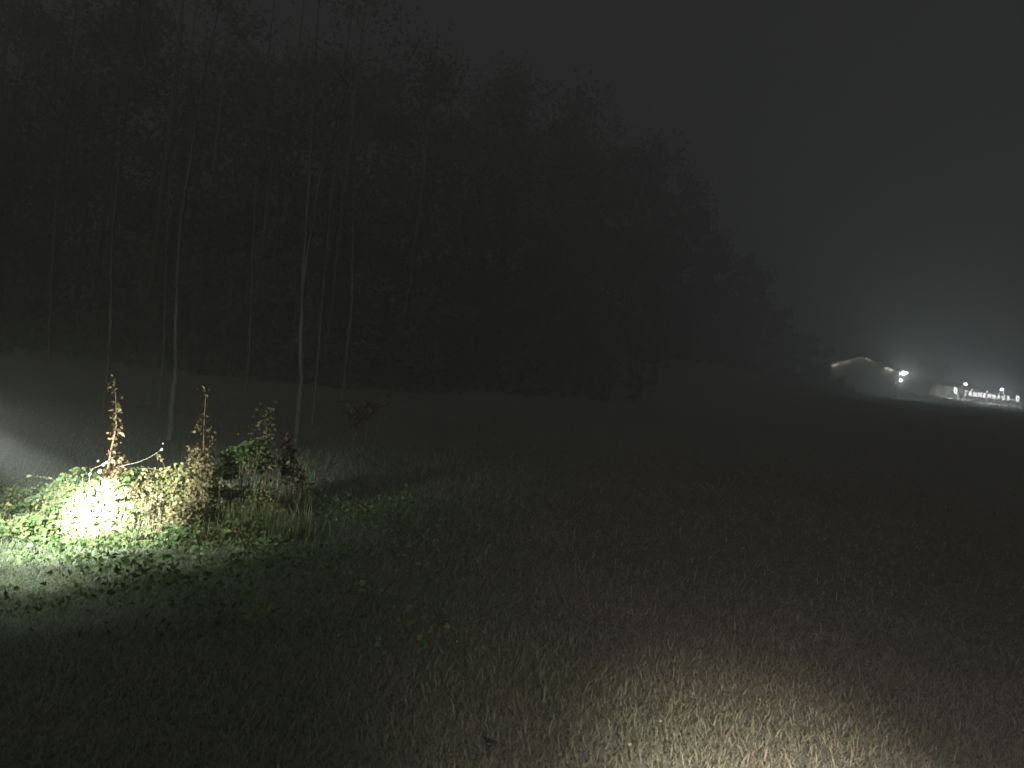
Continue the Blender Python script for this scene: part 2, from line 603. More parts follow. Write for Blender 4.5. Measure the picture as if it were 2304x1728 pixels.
# gooseneck lamps along the eaves
lamp_spec = [(2111, 863, 700, True, 'dim warm gooseneck lamp on the cream wall left of the left emblem'),
             (2147, 869, 900, False, 'bright gooseneck lamp above the left shield emblem'),
             (2184, 875, 330, False, 'bright gooseneck lamp above the first letters of the sign'),
             (2219, 879, 330, False, 'bright gooseneck lamp above the middle of the sign'),
             (2256, 884, 330, False, 'bright gooseneck lamp above the last letters of the sign'),
             (2289, 889, 900, False, 'bright gooseneck lamp above the right shield emblem')]
for px, py, watt, warm, lb in lamp_spec:
    z = min(z_of(px, py, 0.5), 2.4)
    t = empty('gooseneck_lamp', HO + ax_ * s_front(px, 0.86) + Vector((0, 0, z)), lb, 'lamp', 'gooseneck lamps along the hall front', PSI)
    pts = [(0, 0.0, -0.12), (0, -0.2, 0.0), (0, -0.45, 0.12), (0, -0.75, 0.10), (0, -0.86, 0.0)]
    tube('arm', pts, [0.02] * 5, M['black'], t, 8)
    lathe('lamp_shade', [(0.03, 0.04), (0.07, 0.0), (0.20, -0.10), (0.24, -0.16), (0.235, -0.165), (0.19, -0.105), (0.06, -0.01)], M['white_paint'], t, (0, -0.86, 0))
    lathe('bulb', [(0.001, -0.04), (0.06, -0.08), (0.09, -0.15), (0.07, -0.22), (0.001, -0.25)], M['warm_bulb'] if warm else M['bulb'], t, (0, -0.86, 0), 14)
    l = bpy.data.lights.new('lamp_light', 'SPOT')
    l.spot_size, l.spot_blend = math.radians(128), 0.4
    l.energy = watt
    l.color = (1.0, 0.93, 0.78) if warm else (0.90, 0.97, 1.0)
    l.shadow_soft_size = 0.05
    lo = bpy.data.objects.new('lamp_light', l)
    COL.objects.link(lo)
    lo.parent = t
    lo.location = (0, -0.86, -0.27)
    lo.rotation_euler = (math.radians(6), 0, 0)                  # a little in towards the wall

# globe lamps on brackets at the front edge of the roof
for px, py, lb in ((2169, 864, 'white globe lamp glowing above the first sign letters, left of the two globes'), (2249.5, 876, 'white globe lamp glowing above the last sign letters, right of the two globes')):
    d = 2.4
    z = z_of(px, py, d)
    t = empty('globe_lamp', HO + ax_ * s_front(px, d) + Vector((0, 0, z)), lb, 'lamp', 'globe lamps on the roof edge', PSI)
    zr = WH + 0.12 - z
    tube('bracket', [(0, -0.55, zr), (0, -0.75, zr + 0.15), (0, -d + 0.05, zr + 0.2), (0, -d, min(-0.3, zr + 0.3))], [0.03] * 4, M['black'], t, 8)
    lathe('collar', [(0.05, -0.36), (0.15, -0.31), (0.15, -0.25), (0.05, -0.24)], M['black'], t, (0, -d, 0))
    lathe('globe', [(0.28 * math.sin(a), -0.28 * math.cos(a)) for a in np.linspace(0.05, math.pi - 0.01, 12)], M['globe'], t, (0, -d, 0))
    l = bpy.data.lights.new('globe_light', 'POINT')
    l.energy = 21000
    l.color = (0.90, 0.96, 1.0)
    l.shadow_soft_size = 0.295
    lo = bpy.data.objects.new('globe_light', l)
    COL.objects.link(lo)
    lo.parent = t
    lo.location = (0, -d, 0)

# pale gravel path along the lip of the bank in front of the hall
pp = [(2040, 877.5), (2058, 879.5), (2078, 883), (2098, 888.5), (2130, 893), (2165, 898), (2200, 903.5), (2240, 910), (2275, 915), (2310, 921), (2350, 928)]
V, F = [], []
cen = []
for k, (px, py) in enumerate(pp):
    b = HO + ax_ * s_of(px) + nr_ * (2.5 if k > 1 else 2.2)
    v = at(px, py, 1) - Vector((0, 0, EYE))
    q = Vector((0, 0, EYE)) + v * (b.y / v.y)
    cen.append(q)
fine = []
for a, b in zip(cen[:-1], cen[1:]):
    for t in np.linspace(0, 1, 8, endpoint=False):
        fine.append(a.lerp(b, t))
wdt = 2.5
for i, c in enumerate(fine):
    w = wdt * (0.35 + 0.65 * min(1, i / 14)) * (1 + 0.12 * math.sin(i * 1.7) + 0.1 * math.sin(i * 0.61))
    for u, dz in ((-0.62, 0.02), (-0.5, 0.06), (0.0, 0.0), (0.5, -0.09), (0.62, -0.3)):
        p = c + nr_ * (w * u) + Vector((0, 0, dz * w * 1.0 + 0.02 * math.sin(i * 2.3 + u * 4)))
        V.append(tuple(p))
for i in range(len(fine) - 1):
    for k in range(4):
        F.append((i * 5 + k, i * 5 + k + 1, i * 5 + 6 + k, i * 5 + 5 + k))
me = bpy.data.meshes.new('path')
me.from_pydata(V, [], F)
po = link('path', me, M['path'], smooth=True)
tag(po, 'pale lit gravel path running along the bank below the hall', 'path', kind='structure')
# the bank under the path, down to the meadow
V, F = [], []
for i, c in enumerate(fine):
    for d, z in ((-2.3, None), (-1.2, c.z + 0.02), (1.25, c.z - 0.36), (3.2, c.z - 0.75), (6.5, None)):
        p = c + nr_ * d
        if z is None:
            z = float(hz(p.x, p.y)) - (0.15 if d > 0 else 0.25)
        p.z = z
        V.append(tuple(p))
for i in range(len(fine) - 1):
    for k in range(4):
        F.append((i * 5 + k, i * 5 + k + 1, i * 5 + 6 + k, i * 5 + 5 + k))
me = bpy.data.meshes.new('bank')
me.from_pydata(V, [], F)
tag(link('bank', me, M['ground'], smooth=True), 'dark turf bank below the lit path', 'bank', kind='structure')

# ------------------------------------------------------------------ the gabled house
DG = 125.0
pL, pP, pR = at(1857, 818, DG), at(1941, 798, DG), at(2022, 837, DG)
GC = Vector(((pL.x + pR.x) / 2, DG, 0))
GB = float(hz(GC.x, GC.y)) - 0.1
GC.z = GB
HY = math.radians(-22)
KX = math.cos(HY) - 0.44 * math.sin(HY)
hw = (pR.x - pL.x) / 2 / KX
ridge = pP.z - GB
eave = (pL.z + pR.z) / 2 - GB
rx = (pP.x - GC.x) / KX
house = empty('gabled_house', GC, 'broad dark house with a low gable, pale wall lit under the roof edge', 'house', rz=HY)
DEP = 14.0
ins = 0.55                                                 # eaves overhang at the sides


def gable(x):
    return ridge - (ridge - eave) * (abs(x - rx) / (hw - rx if x > rx else hw + rx))


# front wall pentagon extruded back
fp = [(-hw + ins, -0.8), (hw - ins, -0.8), (hw - ins, gable(hw - ins) - 0.06), (rx, ridge - 0.06), (-hw + ins, gable(-hw + ins) - 0.06)]
V = [(x, 0, z) for x, z in fp] + [(x, DEP, z) for x, z in fp]
n = 5
F = [tuple(range(n - 1, -1, -1)), tuple(range(n, 2 * n))] + [(i, (i + 1) % n, (i + 1) % n + n, i + n) for i in range(n)]
me = bpy.data.meshes.new('wall')
me.from_pydata(V, [], F)
bm = bmesh.new(); bm.from_mesh(me); bmesh.ops.recalc_face_normals(bm, faces=bm.faces); bm.to_mesh(me); bm.free()
link('wall', me, M['boards'], house)
OV = 1.15                                                  # verge overhang over the gable front
for sx in (-1, 1):
    xe = sx * hw
    th = 0.2
    V = []
    for y in (-OV, DEP + 0.6):
        V += [(rx, y, ridge), (xe, y, gable(xe)), (xe, y, gable(xe) + th), (rx, y, ridge + th)]
    F = [(0, 1, 2, 3), (7, 6, 5, 4), (0, 4, 5, 1), (3, 2, 6, 7), (1, 5, 6, 2)]
    me = bpy.data.meshes.new('roof')
    me.from_pydata(V, [], F)
    bm = bmesh.new(); bm.from_mesh(me); bmesh.ops.recalc_face_normals(bm, faces=bm.faces); bm.to_mesh(me); bm.free()
    r = link('roof', me, M['tile'], house)
    # verge board along the roof edge
    V = []
    for y in (-OV - 0.05, -OV - 0.004):
        V += [(rx, y, ridge - 0.05), (xe, y, gable(xe) - 0.05), (xe, y, gable(xe) + th + 0.06), (rx, y, ridge + th + 0.06)]
    F = [(0, 1, 2, 3), (7, 6, 5, 4), (0, 4, 5, 1), (3, 2, 6, 7), (1, 5, 6, 2), (0, 3, 7, 4)]
    me = bpy.data.meshes.new('verge_board')
    me.from_pydata(V, [], F)
    link('verge_board', me, M['timber'], r)
# purlin ends under the verge
for px in (1891, 1915, 1941, 1966, 1988):
    x = (at(px, 820, DG).x - GC.x) / KX
    box('purlin', (0.30, OV - 0.03, 0.36), (x, -OV / 2 + 0.01, gable(x) - 0.26), M['timber'], house)
# dark boards standing in for the wall's fade into shade, then shutters and windows
FADE_H = 1.75
npl = 44
pw_ = (2 * hw - 2 * ins) / npl
fade_plank_me = box_mesh('fade_plank', (pw_ - 0.02, 0.05, FADE_H + 0.5), (0, 0, 0))
for k in range(npl):
    link('fade_plank', fade_plank_me, M['timber'], house, (-hw + ins + pw_ * (k + 0.5), -0.03 - 0.006 * (k % 3), FADE_H / 2 - 0.25))
for x in (-3.6, -1.4, 1.0, 3.2):
    w = box('window', (0.95, 0.06, 1.15), (x, -0.085, 1.0), M['black'], house)
    box('window_frame', (0.07, 0.03, 1.15), (0, -0.046, 0), M['grey_timber'], w)
    box('window_sill', (1.15, 0.16, 0.05), (0, -0.06, -0.61), M['grey_timber'], w)
    for sx in (-1, 1):
        box('shutter', (0.46, 0.05, 1.2), (sx * 0.74, 0.0, 0), M['timber'], w)
# lights tucked under the verge, between the purlins, washing the wall from above
for xa, xb, pw in ((1861, 1887, 160), (1893, 1911, 85), (1918, 1937, 42), (1945, 1962, 38), (1968, 1984, 14), (1991, 2012, 200)):
    x0, x1 = (at(xa, 820, DG).x - GC.x) / KX, (at(xb, 820, DG).x - GC.x) / KX
    xm = (x0 + x1) / 2
    tilt = math.atan2(gable(x1) - gable(x0), x1 - x0)
    tb = box('light_tube', (abs(x1 - x0) * 0.92, 0.07, 0.06), (xm, -0.20, gable(xm) - 0.12), M['strip'], house)
    tb.rotation_euler = (0, -tilt, 0)
    va = box('tube_screen', (abs(x1 - x0) * 1.02, 0.03, 0.26), (xm, -0.34, gable(xm) - 0.13), M['timber'], house)  # board added to hide the tube and keep its light on the wall
    va.rotation_euler = (0, -tilt, 0)
    l = bpy.data.lights.new('tube_light', 'AREA')
    l.shape = 'RECTANGLE'
    l.size, l.size_y = abs(x1 - x0) * 0.9, 0.06
    l.energy = pw
    l.color = (1.0, 0.95, 0.83)
    lo = bpy.data.objects.new('tube_light', l)
    COL.objects.link(lo)
    lo.parent = house
    lo.location = (xm, -0.20, gable(xm) - 0.17)
    lo.rotation_euler = (math.radians(12), -tilt, 0)         # down and towards the wall

# lit entrance porch at the right corner of the house
PD = DG - 0.9
p0, p1 = at(2021, 858, PD), at(2040, 858, PD)
pt = at(2024, 836, PD)
px0, px1 = p0.x - GC.x, p1.x - GC.x
porch = empty('entrance_porch', (GC.x + px0, GC.y - 0.9, GB), 'small white entrance porch glowing at the right corner of the gabled house', 'porch')
PW = px1 - px0
zb, zt = p0.z - GB, pt.z - GB
hb = zb - 0.1
hp = zt - hb
box('dark_base', (PW + 0.25, 1.9, hb + 0.5), (PW / 2, 0.75, hb / 2 - 0.25), M['timber'], porch)  # block added to stand for the unlit dark below the posts
box('post', (0.15, 0.15, hp), (0.08, 0, hb + hp / 2), M['white_paint'], porch, 0.01)
box('post', (0.12, 0.12, hp), (PW, 0.9, hb + hp / 2), M['white_paint'], porch, 0.01)
box('porch_roof', (PW + 0.5, 2.2, 0.12), (PW / 2, 0.7, zt + 0.16), M['timber'], porch, 0.01)
box('lintel', (PW + 0.15, 0.14, 0.2), (PW / 2 + 0.02, -0.02, zt - 0.02), M['white_paint'], porch, 0.008)
box('back_wall', (PW + 0.2, 0.1, hp), (PW / 2, 1.62, hb + hp / 2 + 0.02), M['panel'], porch)


def floodlight(px, py, D, w, h, watt, lb, tgt):
    p = at(px, py, D)
    t = empty('floodlight', p, lb, 'lamp', 'floodlights of the entrance porch')
    lathe('housing', [(0.05, 0.22), (w * 0.75, 0.16), (w, 0.0), (w * 0.96, 0.0), (w * .7, 0.13), (0.03, 0.18)], M['black'], t, (0, 0, 0), 16, (math.radians(-90), 0, 0))
    lathe('lens', [(0.001, -0.05), (w * 0.5, -0.04), (w * 0.93, 0.0)], M['flood'], t, (0, 0, 0), 16, (math.radians(-90), 0, 0)).scale = (1, 1, -1)
    tube('bracket', [(0, 0.18, 0), (0, 0.4, 0.05), (0, 0.62, 0.05)], [0.025] * 3, M['black'], t, 8)
    l = bpy.data.lights.new('flood_light', 'POINT')
    l.energy = watt
    l.color = (0.82, 1.0, 0.95)
    l.shadow_soft_size = 0.1
    lo = bpy.data.objects.new('flood_light', l)
    COL.objects.link(lo)
    lo.parent = t
    lo.location = (0, -0.22, 0)


floodlight(2033, 839.5, PD - 0.35, 0.30, 0.3, 1900, 'bright white floodlight at the top of the entrance porch', None)
floodlight(2026.5, 855.5, PD - 0.45, 0.21, 0.2, 300, 'smaller bright white floodlight at the foot of the entrance porch', None)

# flag poles
for px, yt, D, lean, lb in ((2005.5, 809, 143, 0.035, 'pale pole rising behind the right roof slope of the gabled house'), (2139.5, 803, 146, 0.035, 'tall pale flag pole standing behind the hall left of the globe lamps')):
    p = at(px, yt, D)
    z0 = float(hz(p.x, p.y))
    hgt = p.z - z0
    t = empty('flag_pole', (p.x + lean * hgt * 0.5, p.y, z0), lb, 'pole', 'poles by the hall')
    tube('mast', [(0, 0, 0), (-lean * hgt * .5, 0, hgt * 0.5), (-lean * hgt, 0, hgt)], [0.17, 0.16, 0.13], M['pole'], t, 10)
    lathe('finial', [(0.001, -0.1), (0.09, -0.04), (0.1, 0.02), (0.06, 0.09), (0.001, 0.12)], M['white_paint'], t, (-lean * hgt, 0, hgt + 0.08), 12)
    lathe('base_sleeve', [(0.14, 0), (0.14, 0.5), (0.1, 0.52)], M['metal'], t)


# ------------------------------------------------------------------ trees
def smooth_path(pts, n=6):
    """Catmull-Rom through the points"""
    P = [pts[0]] + list(pts) + [pts[-1]]
    out = []
    for i in range(1, len(P) - 2):
        for t in np.linspace(0, 1, n, endpoint=False):
            a, b, c, d = P[i - 1], P[i], P[i + 1], P[i + 2]
            out.append(0.5 * ((2 * b) + (c - a) * t + (2 * a - 5 * b + 4 * c - d) * t * t + (3 * b - a - 3 * c + d) * t ** 3))
    out.append(P[-2])
    return out


def twigs(origin, direc, length, r, depth, acc):
    """a bare limb that forks into finer twigs"""
    pts, p, d = [origin], origin.copy(), direc.normalized()
    n = 4
    for i in range(n):
        d = (d + Vector(rng.normal(size=3)) * 0.16 + Vector((0, 0, 0.06))).normalized()
        p = p + d * (length / n)
        pts.append(p.copy())
        if depth > 0 and i >= 1:
            for _ in range(2 if depth > 1 else 1):
                dd = (d + Vector(rng.normal(size=3)) * 0.6 + Vector((0, 0, 0.1))).normalized()
                twigs(p.copy(), dd, length * rng.uniform(0.35, 0.55), r * 0.45, depth - 1, acc)
    acc.append((pts, [r * (1 - 0.8 * i / n) for i in range(n + 1)]))


def forest_tree(spec, D, r0, lb, stems=(), low=0.45, bark='faint_bark'):
    pts = [at(px, py, D) for px, py in spec]
    b = pts[0]
    root = Vector((b.x - (pts[1].x - b.x) * 0.3, b.y, 0))
    root.z = float(hz(root.x, root.y)) - 0.1
    top = pts[-1] + (pts[-1] - pts[-2]).normalized() * 4.0 + Vector((0.1, 0, 0))
    t = empty('birch_tree', root, lb, 'tree', 'slim bare trees at the wood edge')
    P = smooth_path([root] + pts + [top])
    P = [p + Vector((rng.normal() * .008, 0, 0)) for p in P]
    n = len(P)
    R = [r0 * (1.12 - 0.9 * i / (n - 1)) for i in range(n)]
    R[0] *= 1.5
    tube('trunk', P, R, M[bark], t, 10, off=root)
    acc = []
    for st in stems:
        Q = smooth_path([at(px, py, D) for px, py in st])
        e = Q[-1] + (Q[-1] - Q[-3]).normalized() * 3.0
        Q.append(e)
        tube('trunk', Q, [r0 * 0.66 * (1 - 0.8 * i / (len(Q) - 1)) for i in range(len(Q))], M[bark], t, 8, off=root)
        for p in Q[len(Q) // 2::3]:
            twigs(p, Vector((rng.normal(), rng.normal(), 0.9)), 1.2, 0.012, 1, acc)
    for i in range(int(n * low), n - 1, 1):
        if rng.random() < 0.55:
            a = rng.uniform(0, 2 * math.pi)
            k = (n - i) / n
            twigs(P[i], Vector((math.cos(a), math.sin(a), 0.9)), 0.9 + 2.0 * k, R[i] * 0.33, 2, acc)
    tubes('crown', acc, M[bark], t, 4, off=root)
    return t


forest_tree([(677, 868), (677, 766), (683, 638), (690, 510), (698, 382), (706, 254), (709, 151)], 15.5, 0.047,
            'slim pale forked tree, the brightest trunk at the wood edge',
            [[(684, 640), (693, 561), (706, 500), (714, 433), (729, 366), (744, 315), (765, 249), (790, 172)]], 0.62, 'bark')
forest_tree([(394, 850), (396, 780), (401, 586), (414, 458), (432, 341), (452, 223)], 15.0, 0.045, 'slim pale unforked tree left of the forked one, leaning right', (), 0.7, 'bark')
forest_tree([(248, 760), (250, 640), (252, 551), (265, 407), (286, 218)], 18.0, 0.042, 'faint slim tree, leftmost at the wood edge', (), 0.7)
forest_tree([(368, 800), (371, 700), (374, 592), (378, 510), (388, 330)], 21.0, 0.04, 'faint slim tree just left of the leaning unforked trunk', (), 0.7)
forest_tree([(711, 868), (722, 720), (733, 590), (747, 433), (765, 250)], 21.0, 0.04, 'faint slim tree just right of the forked one', (), 0.7)
forest_tree([(790, 700), (794, 560), (797, 450), (800, 330)], 24.0, 0.042, 'very faint slim tree, rightmost at the wood edge', (), 0.7)
forest_tree([(560, 800), (566, 620), (575, 430), (590, 250)], 26.0, 0.045, 'very faint slim tree between the leaning and the forked trunks', (), 0.7)
forest_tree([(110, 800), (118, 600), (131, 400), (150, 200)], 25.0, 0.045, 'very faint slim tree near the left edge of the wood', (), 0.7)

# the wood behind them: one dark mass, its edge running away towards the house
edge = [(-95, 45, 27), (-50, 46, 27), (-22, 48, 27), (-8, 54, 26), (7, 71, 24), (24, 94, 17), (37, 104, 9.0), (45, 113, 5.0)]
TR = []
for (xa, ya, ha), (xb, yb, hb_) in zip(edge[:-1], edge[1:]):
    seg = math.hypot(xb - xa, yb - ya)
    for row in range(3):
        k = int(seg / 3.0)
        for i in range(k):
            t_ = (i + rng.uniform(0, 1)) / k
            bx_, by_ = -(yb - ya) / seg, (xb - xa) / seg          # away from the meadow
            dd = row * 6.0 + rng.uniform(-1.2, 1.8)
            TR.append((xa + (xb - xa) * t_ + bx_ * dd, ya + (yb - ya) * t_ + by_ * dd, (ha + (hb_ - ha) * t_) * rng.uniform(0.8, 1.08)))
# young growth and scrub thinning out down the slope in front of the wood
for _ in range(190):
    k = rng.integers(0, len(edge) - 1)
    (xa, ya, ha), (xb, yb, hb_) = edge[k], edge[k + 1]
    seg = math.hypot(xb - xa, yb - ya)
    t_, f_ = rng.random(), rng.random() ** 1.3
    dd = 11 * f_ * (0.45 if k > 3 else 1.0)
    TR.append((xa + (xb - xa) * t_ + (yb - ya) / seg * dd, ya + (yb - ya) * t_ - (xb - xa) / seg * dd, rng.uniform(0.35, 1.0) * (7.5 - 5.5 * f_) * (0.6 if k > 4 else 1)))
CV, CF, TW = [], [], []
nv = 0
for q, (x, y, h) in enumerate(TR):
    z0 = float(hz(x, y))
    far = math.hypot(x, y)
    k = int(np.clip(150000 / far, 900, 2200) * min(1.0, 0.15 + h / 16))
    # crown of uneven clumps, and scrub down to the ground
    ncl = 14
    cu_ = rng.uniform(0.16, 0.93, ncl)
    ca = rng.uniform(0, 2 * math.pi, ncl)
    cr = h * 0.15 * np.sin(np.clip(cu_, 0.12, 0.98) * math.pi) ** 0.6 * rng.uniform(0.3, 1.0, ncl)
    cc = np.stack([x + cr * np.cos(ca), y + cr * np.sin(ca), z0 + cu_ * h], 1)
    cc = np.concatenate([cc, np.stack([x + rng.normal(size=4) * 1.6, y + rng.normal(size=4) * 1.2, z0 + rng.uniform(0.1, 0.09 * h + 0.2, 4)], 1)])
    w_ = rng.integers(0, len(cc), k)
    P = cc[w_] + rng.normal(size=(k, 3)) * np.array([0.05, 0.05, 0.04]) * h * rng.uniform(0.3, 1.0, (k, 1))
    P[:, 2] = np.maximum(P[:, 2], z0 + 0.05)
    d_, s_, q_ = frames(k, 0.2)
    ln = (rng.uniform(0.5, 1.2, k) * (0.075 + 0.0022 * far))[:, None]
    V4 = np.stack([P - d_ * ln, P + s_ * ln * 0.7, P + d_ * ln, P - s_ * ln * 0.7], 1).reshape(-1, 3)
    CV.append(V4)
    CF.append(np.arange(4 * k).reshape(-1, 4) + nv)
    nv += 4 * k
    TW.append(([Vector((x, y, z0 - 0.2)), Vector((x + rng.normal() * .3, y, z0 + h * 0.5)), Vector((x, y, z0 + h * 0.95))], [0.008 * h, 0.005 * h, 0.001 * h]))
wood = empty('dark_wood', (0, 45, float(hz(0, 45))), 'dark wood filling the haze behind the slim trees, its edge running down to the gabled house', 'wood')
wood['kind'] = 'stuff'
M['needle'] = m_leaf('hazed autumn foliage', [(0.0, (0.14, 0.142, 0.125)), (0.6, (0.175, 0.175, 0.155)), (1.0, (0.21, 0.205, 0.18))], 0.4, 0.9)  # leaves made paler, the fog's veil put into their colour
tag(link('crown', mesh_np('crown', np.concatenate(CV) - np.array(wood.location), np.concatenate(CF)), M['needle'], wood), kind='stuff')
tag(tubes('trunk', TW, M['stem'], wood, 6, off=wood.location), kind='stuff')

# leafy tree between the house and the hall
p = at(2098, 862, 152)
z0 = float(hz(p.x, p.y))
t = empty('broadleaf_tree', (p.x, p.y, z0), 'dark leafy tree between the gabled house and the hall', 'tree')
acc = []
hgt = 8.0
for k in range(11):
    a = k * 2.4
    twigs(Vector((0, 0, 2.0 + 0.3 * k)), Vector((math.cos(a), math.sin(a), 0.9)), 2.6, 0.06, 2, acc)
tube('trunk', [(0, 0, -0.1), (0.05, 0, 1.5), (0.0, 0.05, 4), (0.1, 0, 6.0)], [0.2, 0.15, 0.11, 0.04], M['bark'], t, 10)
tubes('branch', acc, M['bark'], t, 5)
C = []
for pts, rr in acc:
    if rr[0] < 0.04:
        for q in pts:
            for _ in range(7):
                C.append(np.array(q) + rng.normal(size=3) * 0.28)
tag(link('crown', leaves_mesh('crown', np.array(C), rng.uniform(0.12, 0.2, len(C))), M['russet'], t), kind='stuff')

# ------------------------------------------------------------------ brambles, stalks and tufts lit by the torch
BD = 7.5


def mound(name, lb, cat, lobes, nleaf, size, m, D, face=(0.15, -0.8, 0.5), group='brambles at the wood edge', nstem=14, templ=LEAF):
    """a low bush: leaves through several uneven lobes, canes inside. lobes: (px, py, rad_px_x, rad_px_y)"""
    cx = np.mean([l[0] for l in lobes])
    b = at(cx, max(l[1] + l[3] for l in lobes), D)
    base = Vector((b.x, b.y, float(hz(b.x, b.y))))
    t = empty(name, base, lb, cat, group)
    C = []
    tot = sum(l[2] * l[3] for l in lobes)
    cen = []
    for px, py, rx_, ry_ in lobes:
        dd = D + rng.normal() * 0.12
        c = np.array(at(px, py, dd))
        cen.append(c)
        k = int(nleaf * rx_ * ry_ / tot)
        u = rng.normal(size=(k, 3))
        u /= np.linalg.norm(u, axis=1, keepdims=True)
        rad = rng.uniform(0.2, 1.0, (k, 1)) ** 0.5 * (1 + rng.normal(size=(k, 1)) * 0.10)
        s = np.array([rx_, max(rx_, ry_) * 0.85, ry_]) * dd / FPX
        C.append(c + u * rad * s)
    C = np.concatenate(C)
    zmin = hz(C[:, 0], C[:, 1]) + 0.01
    C[:, 2] = np.maximum(C[:, 2], zmin + rng.uniform(0, 0.05, len(C)))
    sh_tubes = []
    for _ in range(int(6 + nleaf / 160)):
        c0 = C[rng.integers(len(C))]
        k = lobes[rng.integers(len(lobes))]
        dirv = np.array([rng.normal() * 0.8, rng.normal() * 0.5 - 0.2, rng.uniform(0.2, 1.1)])
        dirv /= np.linalg.norm(dirv)
        Ls_ = rng.uniform(0.5, 1.1) * 0.34 * (1 if D < 10 else 1.6)
        pts = [c0 + dirv * Ls_ * t_ + np.array([0, 0, -0.35 * Ls_ * t_ * t_]) for t_ in np.linspace(0, 1, 5)]
        sh_tubes.append(([Vector(p_) - base for p_ in pts], [0.0035, 0.003, 0.0026, 0.002, 0.0012]))
        m_ = rng.integers(7, 13)
        tt = rng.uniform(0.2, 1.0, m_)
        add = c0 + dirv * Ls_ * tt[:, None] + np.array([0, 0, -0.35 * Ls_]) * (tt ** 2)[:, None] + rng.normal(size=(m_, 3)) * 0.014
        C = np.concatenate([C, add])
    C = C - np.array(base)
    tag(tubes('shoot', sh_tubes, M['stem'], t, 4), kind='stuff')
    tag(link('foliage', leaves_mesh('foliage', C, rng.uniform(0.45, 1.3, len(C)) * size, templ, 0.3, face, 0.9), m, t), kind='stuff')
    acc = []
    for _ in range(nstem):
        c = C[rng.integers(len(C))]
        o = np.array([c[0] * 0.45 + rng.normal() * .08, c[1] * 0.45 + rng.normal() * .08, 0.0])
        o[2] = float(hz(o[0] + base.x, o[1] + base.y)) - base.z - 0.02
        mid = (o + c) / 2 + np.array([0, 0, 0.12])
        acc.append(([Vector(o), Vector(mid), Vector(c)], [0.007, 0.005, 0.003]))
    tag(tubes('cane', acc, M['stem'], t, 5), kind='stuff')
    return t


mound('bramble_bush', 'low bramble mound bleached white in the middle of the torch beam', 'bush',
      [(150, 1165, 42, 38), (200, 1140, 60, 52), (255, 1130, 52, 45), (225, 1185, 70, 35), (290, 1160, 48, 36), (180, 1110, 34, 28), (262, 1098, 30, 26), (330, 1150, 40, 22)],
      6500, 0.042, M['bramble'], BD)
mound('bramble_bush', 'upright green bramble shoots left of the bleached mound', 'bush',
      [(128, 1100, 22, 24), (146, 1082, 16, 16), (120, 1135, 24, 26), (112, 1160, 26, 22)], 1000, 0.038, M['bramble'], BD + 0.15)
mound('bramble_bush', 'low green bramble patch at the left edge below the torch beam', 'bush',
      [(30, 1195, 40, 26), (80, 1190, 44, 30), (-20, 1205, 40, 24), (65, 1225, 50, 20)], 2300, 0.040, M['bramble'], BD - 0.1)
mound('bramble_bush', 'yellow green bramble hump between the leafy stalks', 'bush',
      [(375, 1085, 30, 30), (402, 1068, 30, 24), (350, 1120, 30, 28), (395, 1115, 42, 36), (430, 1090, 26, 30)], 2600, 0.038, M['bramble_yellow'], BD + 0.1)
mound('bramble_bush', 'brownish bramble tangle right of the yellow green hump', 'bush',
      [(450, 1110, 34, 44), (468, 1075, 24, 36), (420, 1150, 44, 30), (370, 1170, 44, 28), (455, 1045, 26, 32)], 2900, 0.036, M['tangle'], BD + 0.02)
mound('shrub', 'dim olive shrub leaning against the third leafy stalk', 'bush',
      [(530, 1030, 30, 28), (560, 1020, 34, 30), (585, 1045, 30, 26), (520, 1060, 28, 20)], 1000, 0.04, M['bramble'], BD + 0.7)
mound('shrub', 'faint brown shrub standing apart right of the forked tree', 'bush',
      [(815, 930, 30, 24), (800, 945, 20, 18), (835, 915, 18, 16)], 260, 0.06, M['dull'], 13.5, nstem=3)
mound('shrub', 'dark thin shrub at the right end of the brambles', 'bush',
      [(650, 1040, 18, 44), (670, 1075, 22, 30), (645, 1000, 12, 20)], 300, 0.042, M['dull'], BD + 1.0)
mound('bramble_bush', 'dim low bramble slope running down to the right over the soft grass', 'bush',
      [(505, 1120, 34, 34), (545, 1130, 40, 34), (590, 1140, 40, 32), (630, 1165, 36, 24), (520, 1165, 50, 30), (575, 1175, 50, 24)], 2300, 0.036, M['bramble_yellow'], BD + 0.3)
mound('bramble_bush', 'brown bramble sprays filling the gap right of the bleached mound', 'bush',
      [(318, 1120, 30, 30), (345, 1140, 34, 30), (300, 1105, 18, 18), (335, 1095, 14, 16)], 1300, 0.036, M['tangle'], BD + 0.02)
mound('bramble_bush', 'dark green undergrowth behind the bleached mound', 'bush',
      [(60, 1130, 60, 44), (190, 1085, 50, 36), (300, 1080, 50, 30), (20, 1160, 50, 30)], 1500, 0.045, M['bramble'], BD + 0.9)
mound('dock_plant', 'low leafy green herbs in front of the bleached mound', 'plant',
      [(230, 1235, 80, 16), (330, 1225, 60, 24), (300, 1260, 70, 14), (150, 1250, 70, 16), (410, 1205, 46, 26)], 4200, 0.038, M['herb'], BD - 0.35, group='herbs under the brambles', nstem=20)
mound('dock_plant', 'dim leafy herbs below the long grass tuft', 'plant',
      [(500, 1230, 70, 18), (590, 1235, 60, 14), (450, 1260, 70, 14)], 2000, 0.036, M['herb'], BD - 0.2, group='herbs under the brambles', nstem=14)

leaf_data = {}


def leaf_mesh_one(key, m, k):
    if (key, k) not in leaf_data:
        w = 1 + np.random.default_rng(k).normal(size=(len(LEAF), 1)) * 0.1
        me = mesh_np('leaf', LEAF * w, LEAF_F)
        me.materials.append(m)
        leaf_data[(key, k)] = me
    return leaf_data[(key, k)]


